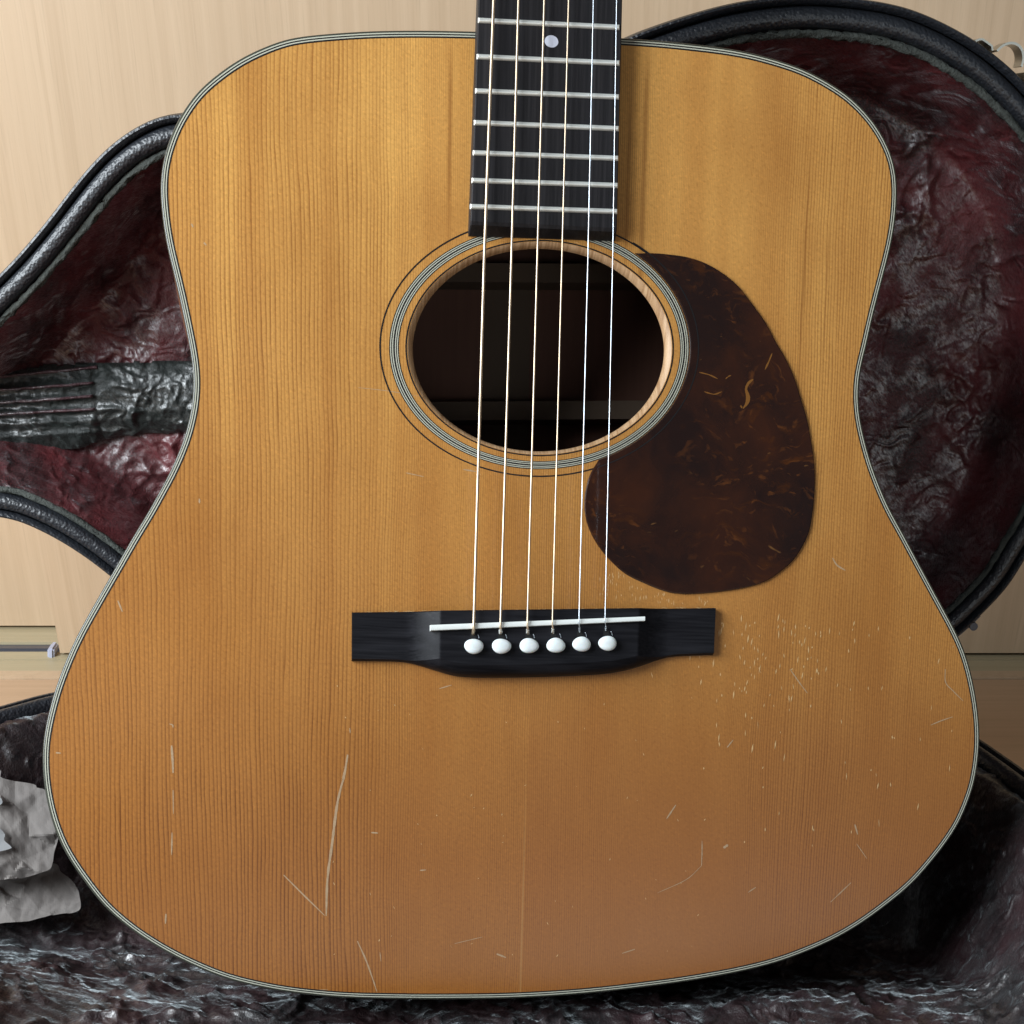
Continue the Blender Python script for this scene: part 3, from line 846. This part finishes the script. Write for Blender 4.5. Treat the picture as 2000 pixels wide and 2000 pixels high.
# pickguard
g1 = spline(G(GUARD), 150, False)
ec = G([eC + np.array([.2, 0])])[0]
Mi = np.linalg.inv(np.stack([eA * .001, eB * .001], 1))
def tpar(p, a, b):
    k = Mi @ (p - ec)
    return math.atan2(k[1] / b, k[0] / a)
t0, t1 = tpar(g1[-1], 61.9, 46.45), tpar(g1[0], 61.9, 46.45)
arc = G([eC + np.array([.2, 0]) + eA * 61.9 * math.cos(t) + eB * 46.45 * math.sin(t) for t in np.linspace(t0, t1, 60)])
gp_ = ccw(np.vstack([g1[1:-1], arc]))
pg = mesh('pickguard', *slab(gp_, 0, .0010, .0005), M['tort'], gtr, True, 12)
# the rosette's outer line telegraphs through the guard
ts = np.linspace(t0 + .03, t1 - .06, 70)
A_ = [eC + np.array([.2, 0]) + eA * 65.6 * math.cos(t) + eB * 49.35 * math.sin(t) for t in ts]
A2 = [eC + np.array([.2, 0]) + eA * 65.1 * math.cos(t) + eB * 48.9 * math.sin(t) for t in ts]
A_, A2 = G(A_), G(A2)
v = [(p[0], p[1], .00106) for p in A_] + [(p[0], p[1], .00106) for p in A2]
f = [(i, i + 1, 70 + i + 1, 70 + i) for i in range(69)]
mesh('ghost_line', v, f, M['black'], pg)

for w, pts in STREAK:
    q = spline(G(pts), 14, False)
    t = np.gradient(q, axis=0)
    t /= np.linalg.norm(t, axis=1)[:, None]
    N = np.stack([-t[:, 1], t[:, 0]], 1)
    s_ = np.linspace(0, 1, 14)
    ww = w * .0005 * (.25 + np.sin(np.pi * s_) ** .7 * (.75 + .35 * np.sin(s_ * 9 + w)))
    A, B = q + N * ww[:, None], q - N * ww[:, None]
    mesh('amber_streak', [(a, b, .00103) for a, b in A] + [(a, b, .00103) for a, b in B], [(i, i + 1, 15 + i, 14 + i) for i in range(13)], M['amber'], pg)

# bridge: flat wings that sweep up into the thick middle, rounded belly
bt, bb = G(BR_TOP), spline(G(BR_BOT), 160, False)
us = np.unique(np.r_[np.linspace(bt[0, 0], bt[-1, 0], 60), np.linspace(-.054, -.037, 30), np.linspace(.041, .058, 30)])
hgt = lambda u: .0030 + .0052 * ((lambda t: t * t * (1.6 - .6 * t))(min(1, max(0, (u + .054) / .0145))) if u < 0 else (lambda t: t * t * (1.6 - .6 * t))(min(1, max(0, (.058 - u) / .0145))))
rows, m = [], 10
for u in us:
    yt = float(np.interp(u, bt[:, 0], bt[:, 1]))
    yb = float(np.interp(u, bb[:, 0], bb[:, 1]))
    h = hgt(u)
    k = (h - .003) / .0052
    bl = .0008 + .0042 * k
    rows.append([(u, yt, 0), (u, yt, h - .0005), (u, yt - .0004, h - .0001), (u, yt - .0009, h), (u, (yt + yb) / 2, h), (u, yb + bl, h), (u, yb + bl * .55, h - .0007 - .0006 * k), (u, yb + bl * .2, h * .62), (u, yb, h * .30), (u, yb, 0)])
v = [p for r in rows for p in r]
f = [(i * m + k, (i + 1) * m + k, (i + 1) * m + k + 1, i * m + k + 1) for i in range(len(rows) - 1) for k in range(m - 1)]
f += [tuple(range(m)), tuple((len(rows) - 1) * m + k for k in range(m))]
bridge = mesh('bridge', v, f, M['ebony'], gtr, True, 24)
sd = G(SADDLE)
sd = ccw(sd)
mesh('saddle', *slab(sd, .006, .0100, .0004), M['bone'], bridge, True, 30)

for k, (p, s) in enumerate(zip(G(PINS), G(SLOTS))):
    prof = [(.60, .0080), (.84, .0087), (.97, .0092), (1.0, .0097), (.97, .0102), (.86, .0107), (.66, .0110), (.4, .0112), (.15, .01128)]
    v, f = [], []
    nk = 28
    for r, z in prof:
        v += [(p[0] + .00400 * r * math.cos(t) * (1 + .02 * math.sin(k)), p[1] + 0.00305 * r * math.sin(t) + .00015 * math.cos(t * 2 + k), z) for t in np.linspace(0, 2 * math.pi, nk, endpoint=False)]
    for a in range(len(prof) - 1):
        for i in range(nk):
            f.append((a * nk + i, a * nk + (i + 1) % nk, (a + 1) * nk + (i + 1) % nk, (a + 1) * nk + i))
    f.append(tuple((len(prof) - 1) * nk + i for i in range(nk)))
    mesh('bridge_pin', v, f, M['pin'], bridge, True, 60)
    # slotted pin hole in front of the pin
    dx, dy = p - s
    v, f = [], []
    for t in np.linspace(0, math.pi, 9):
        v.append((s[0] + .0011 * math.cos(t), s[1] + .0006 * math.sin(t) + .0004, .00828))
    v += [(p[0] - .0016, p[1] + .0012, .00828), (p[0] + .0016, p[1] + .0012, .00828)]
    mesh('string_slot', v, [tuple(range(len(v)))], M['hole'], bridge)
    c = [(p[0] + .0006 + .0017 * math.cos(t), p[1] + .0030 + .0024 * math.sin(t), .0083) for t in np.linspace(.1, .9, 8)]
    mesh('pin_shank', *tube(c, .00018, 6), M['steel'], bridge, True)

# fingerboard, frets, dot
fl, frr, e0 = G(FB_L), G(FB_R), G(FB_END0)
TOPV = .70
ext = lambda P, y: P[0] + (P[0] - P[1]) * ((y - P[0][1]) / (P[0][1] - P[1][1]))
L1, R1 = ext(fl, TOPV), ext(frr, TOPV)
lb, rb = fl[1], frr[1]
v = []
for a, b in ((L1, R1),):
    v += [(a[0], a[1], 0), (a[0], a[1], .0062), (a[0] + .0005, a[1], .007), (b[0] - .0005, b[1], .007), (b[0], b[1], .0062), (b[0], b[1], 0)]
for dy, zz, zlo in ((.0016, .007, 0), (.0004, .0062, 0)):
    a, b = lb + [0, dy], rb + [0, dy]
    v += [(a[0], a[1], 0), (a[0], a[1], zz - .0008), (a[0] + .0005, a[1], zz), (b[0] - .0005, b[1], zz), (b[0], b[1], zz - .0008), (b[0], b[1], 0)]
a, b = np.array([lb[0], e0[0][1]]), np.array([rb[0] + .0006, e0[1][1] - .0006])
v += [(a[0], a[1], 0), (a[0], a[1], .0006), (a[0] + .0005, a[1], .0009), (b[0] - .0005, b[1], .0009), (b[0], b[1], .0006), (b[0], b[1], 0)]
f = []
for s in range(3):
    for k in range(6):
        f.append((s * 6 + k, s * 6 + (k + 1) % 6, s * 6 + 6 + (k + 1) % 6, s * 6 + 6 + k))
f += [tuple(range(6)), tuple(18 + k for k in range(6))]
fb = mesh('fingerboard', v, f, M['board'], gtr, True, 20)
for a, b in zip(G(FRET_L), G(FRET_R)):
    v, f = [], []
    k = 9
    for p in np.linspace(0, 1, 2):
        c = a + (b - a) * p
        for t in np.linspace(0, math.pi, k):
            v.append((c[0], c[1] + .00095 * math.cos(t), .0069 + .00105 * math.sin(t)))
    # bevelled ends
    for t in range(k):
        x, y, z = v[t]; v[t] = (x + (z - .0069) * .55, y, z)
        x, y, z = v[k + t]; v[k + t] = (x - (z - .0069) * .55, y, z)
    for i in range(k - 1):
        f.append((i, i + 1, k + i + 1, k + i))
    f += [tuple(range(k)), tuple(range(k, 2 * k))]
    mesh('fret', v, f, M['fret'], fb, True, 40)
dc = G(DOT)[0]
mesh('position_dot', *slab(ccw(np.array([(dc[0] + .00272 * math.cos(t), dc[1] + .00215 * math.sin(t)) for t in np.linspace(0, 2 * math.pi, 32, endpoint=False)])), .006, .00706), M['pearl'], fb)

# neck and heel behind the fingerboard
v, f = [], []
k = 15
ys = [.383, .40, .42, .45, .50, TOPV]
dp = [.090, .085, .045, .026, .021, .020]
for y, d in zip(ys, dp):
    xl, xr = ext(fl, y)[0], ext(frr, y)[0]
    c, w = (xl + xr) / 2, (xr - xl) / 2 * (.98 if y > .41 else .9)
    for t in np.linspace(0, math.pi, k):
        v.append((c + w * math.cos(t), y, -d * math.sin(t) ** .8 - .0001))
for i in range(len(ys) - 1):
    for j in range(k - 1):
        f.append((i * k + j, i * k + j + 1, (i + 1) * k + j + 1, (i + 1) * k + j))
f += [tuple(range(k)), tuple((len(ys) - 1) * k + j for j in range(k))]
mesh('neck', v, f, M['mahogany'], gtr, True, 50)

# strings: over the frets, over the saddle, down into the pin holes
for (pts, rad, m, sl, kk) in zip(STRINGS, (.00060, .00048, .00040, .00033, .00024, .00021), ('bronze',) * 4 + ('steel',) * 2, G(SLOTS), range(6)):
    p0, p1, p2 = (np.r_[G(p), z] for p, z in zip(pts, (.0098, .0104, .0108)))
    d = (p0 - p1) / (p0[1] - p1[1])
    pn = p0 + d * (TOPV - p0[1])
    e = np.array([sl[0], sl[1] + .0003, .0080])
    path = [pn, p0, p1, p2 + (p1 - p2) * .01, p2, p2 + (e - p2) * .35 + [0, 0, .0006], p2 + (e - p2) * .75 + [0, 0, .0004], e]
    thick = [rad] * 5 + [rad * (1.15 if m == 'bronze' else 1.0)] * 3
    so = mesh('string', *tube(path, thick, 10), M[m], gtr, True)
    if kk > 0:
        w0 = p2 + (e - p2) * .45 + [0, 0, .0006]
        hx = [w0 + (e - w0) * t + np.array([math.cos(t * 19 + kk), 0, math.sin(t * 19 + kk)]) * rad * 1.3 for t in np.linspace(0, .9, 22)]
        mesh('end_winding', *tube(hx, max(.00022, rad * .55), 6), M['bone' if m == 'bronze' else 'steel'], so, True)

# scratches and dings through the finish
rs = np.random.RandomState(3)
for w, pts in SCRATCH:
    P = G(np.array(pts) * 1000.0)
    q = spline(P, max(6, int(len(P) * 6)), False) if len(P) > 2 else np.linspace(P[0], P[1], 8)
    t = np.gradient(q, axis=0)
    t /= np.linalg.norm(t, axis=1)[:, None]
    N = np.stack([-t[:, 1], t[:, 0]], 1)
    s = np.linspace(0, 1, len(q))
    ww = w * .4 * (.35 + .65 * np.sin(np.pi * np.clip(s * .9 + .08, 0, 1)) ** .6) * (.7 + .45 * rs.rand(len(q)))
    A, B = q + N * ww[:, None], q - N * ww[:, None]
    v = [(a, b, .00005) for a, b in A] + [(a, b, .00005) for a, b in B]
    k = len(q)
    mesh('scratch', v, [(i, i + 1, k + i + 1, k + i) for i in range(k - 1)], M['scratch'], top)
v, f = [], []
def fleck(x, y, l, w, tilt):
    i = len(v)
    dx, dy = math.sin(tilt) * l, math.cos(tilt) * l
    v.extend([(x - dx, y - dy, .00005), (x + w, y - dy * .1, .00005), (x + dx, y + dy, .00005), (x - w, y + dy * .2, .00005)])
    f.append((i, i + 1, i + 2, i + 3))
for _ in range(150):
    if rs.rand() < .72:
        x, y = .104 + .021 * rs.randn(), -.102 - .026 * abs(rs.randn())
    else:
        x, y = .070 + rs.rand() * .12, -.10 - rs.rand() * .10
    sz = rs.rand() ** 2
    fleck(x, y + TAIL, .0005 + .0016 * sz, .00011 + .00020 * rs.rand(), rs.randn() * .13 + .05)
for _ in range(60):
    fleck(rs.uniform(-.09, .09), TAIL + rs.uniform(-.25, -.135), rs.uniform(.0003, .0008), rs.uniform(.0001, .00025), rs.randn() * .9)
for _ in range(170):
    x = rs.uniform(-.070, .074)
    yb = float(np.interp(x, bt[:, 0], bt[:, 1]))
    fleck(x, yb + rs.uniform(.0001, .0006), rs.uniform(.0005, .0016), rs.uniform(.00012, .00026), 1.57 + rs.randn() * .15)
for _ in range(90):
    x = rs.uniform(.028, .075)
    fleck(x, TAIL - .098 + rs.uniform(0, .012), rs.uniform(.0004, .0013), rs.uniform(.0001, .0002), rs.randn() * .15)
fo = mesh('finish_chip', v, f, M['chip'], top)
fo['kind'] = 'stuff'

# ------------------------------------------------------------------ crumpled packing paper
def folds(x, y, seed, sizes):
    """flat facets meeting at sharp creases: triangle waves in many directions"""
    r = np.random.RandomState(seed)
    h = np.zeros_like(x)
    for lam, am, k in sizes:
        for _ in range(k):
            t, ph = r.rand() * math.pi, r.rand() * 9
            u = (x * math.cos(t) + y * math.sin(t)) / lam + ph + .22 * perlin(x / lam / 2.3 + ph, y / lam / 2.3, seed + 3)
            m = np.clip(.6 + .8 * perlin(x / lam / 3 + ph * 3, y / lam / 3 - ph, seed + 1), 0, 1)
            h += am * m * (np.abs(u - np.floor(u) - .5) * 4 - 1)
    return h


def crumpled(name, P, O3, nrm, seed, sizes, parent, off3, mat, swell, nfac, amp):
    u = np.array([1., 0, 0]); nv = np.array(nrm) / np.linalg.norm(nrm)
    u -= nv * u.dot(nv); u /= np.linalg.norm(u)
    w = np.cross(nv, u)
    P = ccw(spline(P, 160, True, 0))
    ins = P + inward(P) * .25
    lo, hi = P.min(0), P.max(0)
    g = np.arange(0, 1, 1)
    xs, ys = np.arange(lo[0], hi[0], .9), np.arange(lo[1], hi[1], .9)
    gx, gy = np.meshgrid(xs, ys)
    gx, gy = gx.ravel(), gy.ravel()
    k = sdist(gx, gy, P) > .7
    pts = [Vector(p) for p in P] + [Vector((a, b)) for a, b in zip(gx[k], gy[k])]
    res = delaunay_2d_cdt(pts, [], [list(range(160))], 1, 1e-6)
    V2 = np.array([tuple(p) for p in res[0]])
    # big facets: heights at scattered corners, linear between them
    r = np.random.RandomState(seed)
    cp = np.vstack([lo - 4 + (hi - lo + 8) * r.rand(nfac, 2), [lo - 30, hi + 30, [lo[0] - 30, hi[1] + 30], [hi[0] + 30, lo[1] - 30]]])
    ch = amp * (r.rand(len(cp)) - .5) * 2
    tri = delaunay_2d_cdt([Vector(p) for p in cp], [], [], 0, 1e-6)
    C2 = np.array([tuple(p) for p in tri[0]])
    CH = np.array([ch[o_[0]] if o_ else 0 for o_ in tri[3]])
    wx = V2 + .8 * np.stack([perlin(V2[:, 0] / 7, V2[:, 1] / 7, 1), perlin(V2[:, 0] / 7, V2[:, 1] / 7, 2)], 1)
    h = np.zeros(len(V2))
    for t in tri[2]:
        A, B, Cc = C2[list(t)]
        T = np.linalg.inv(np.stack([B - A, Cc - A], 1))
        q = (wx - A) @ T.T
        ok = (q[:, 0] >= -1e-6) & (q[:, 1] >= -1e-6) & (q.sum(1) <= 1 + 1e-6)
        k0, k1, k2 = CH[list(t)]
        h[ok] = (k0 + (k1 - k0) * q[:, 0] + (k2 - k0) * q[:, 1])[ok]
    h += folds(V2[:, 0], V2[:, 1], seed, sizes) + swell * perlin(V2[:, 0] / 22, V2[:, 1] / 22, seed)
    V3 = O3 + (V2[:, :1] * u + V2[:, 1:] * w + h[:, None] * nv) * .001 - off3
    return mesh(name, V3, res[2], mat, parent)


pap = root('crumpled_paper', (-.25, .67, .06), 'crumpled grey packing paper tucked into the case beside the guitar lower left edge', 'paper')
PO = np.array(pap.location)
crumpled('paper_sheet', PAPER_A, np.array([-.2507, .6779, .085]), (.15, -.8, .58), 4, ((22, .45, 3), (10, .28, 4), (5, .12, 4)), pap, PO, M['paper'], 1.2, 95, 3.4)
crumpled('paper_sheet', PAPER_B, np.array([-.2308, .6776, .066]), (.1, -.35, .93), 12, ((22, .35, 3), (10, .22, 4), (5, .09, 4)), pap, PO, M['paper'], 1.6, 64, 2.0)
for T in (TORN_A, TORN_B):
    crumpled('torn_corner', T, np.array([-.2507, .6779, .085]) + np.array([.15, -.8, .58]) * .0055, (.15, -.8, .58), 5, ((8, .1, 2),), pap, PO, M['label'], .3, 6, .5)
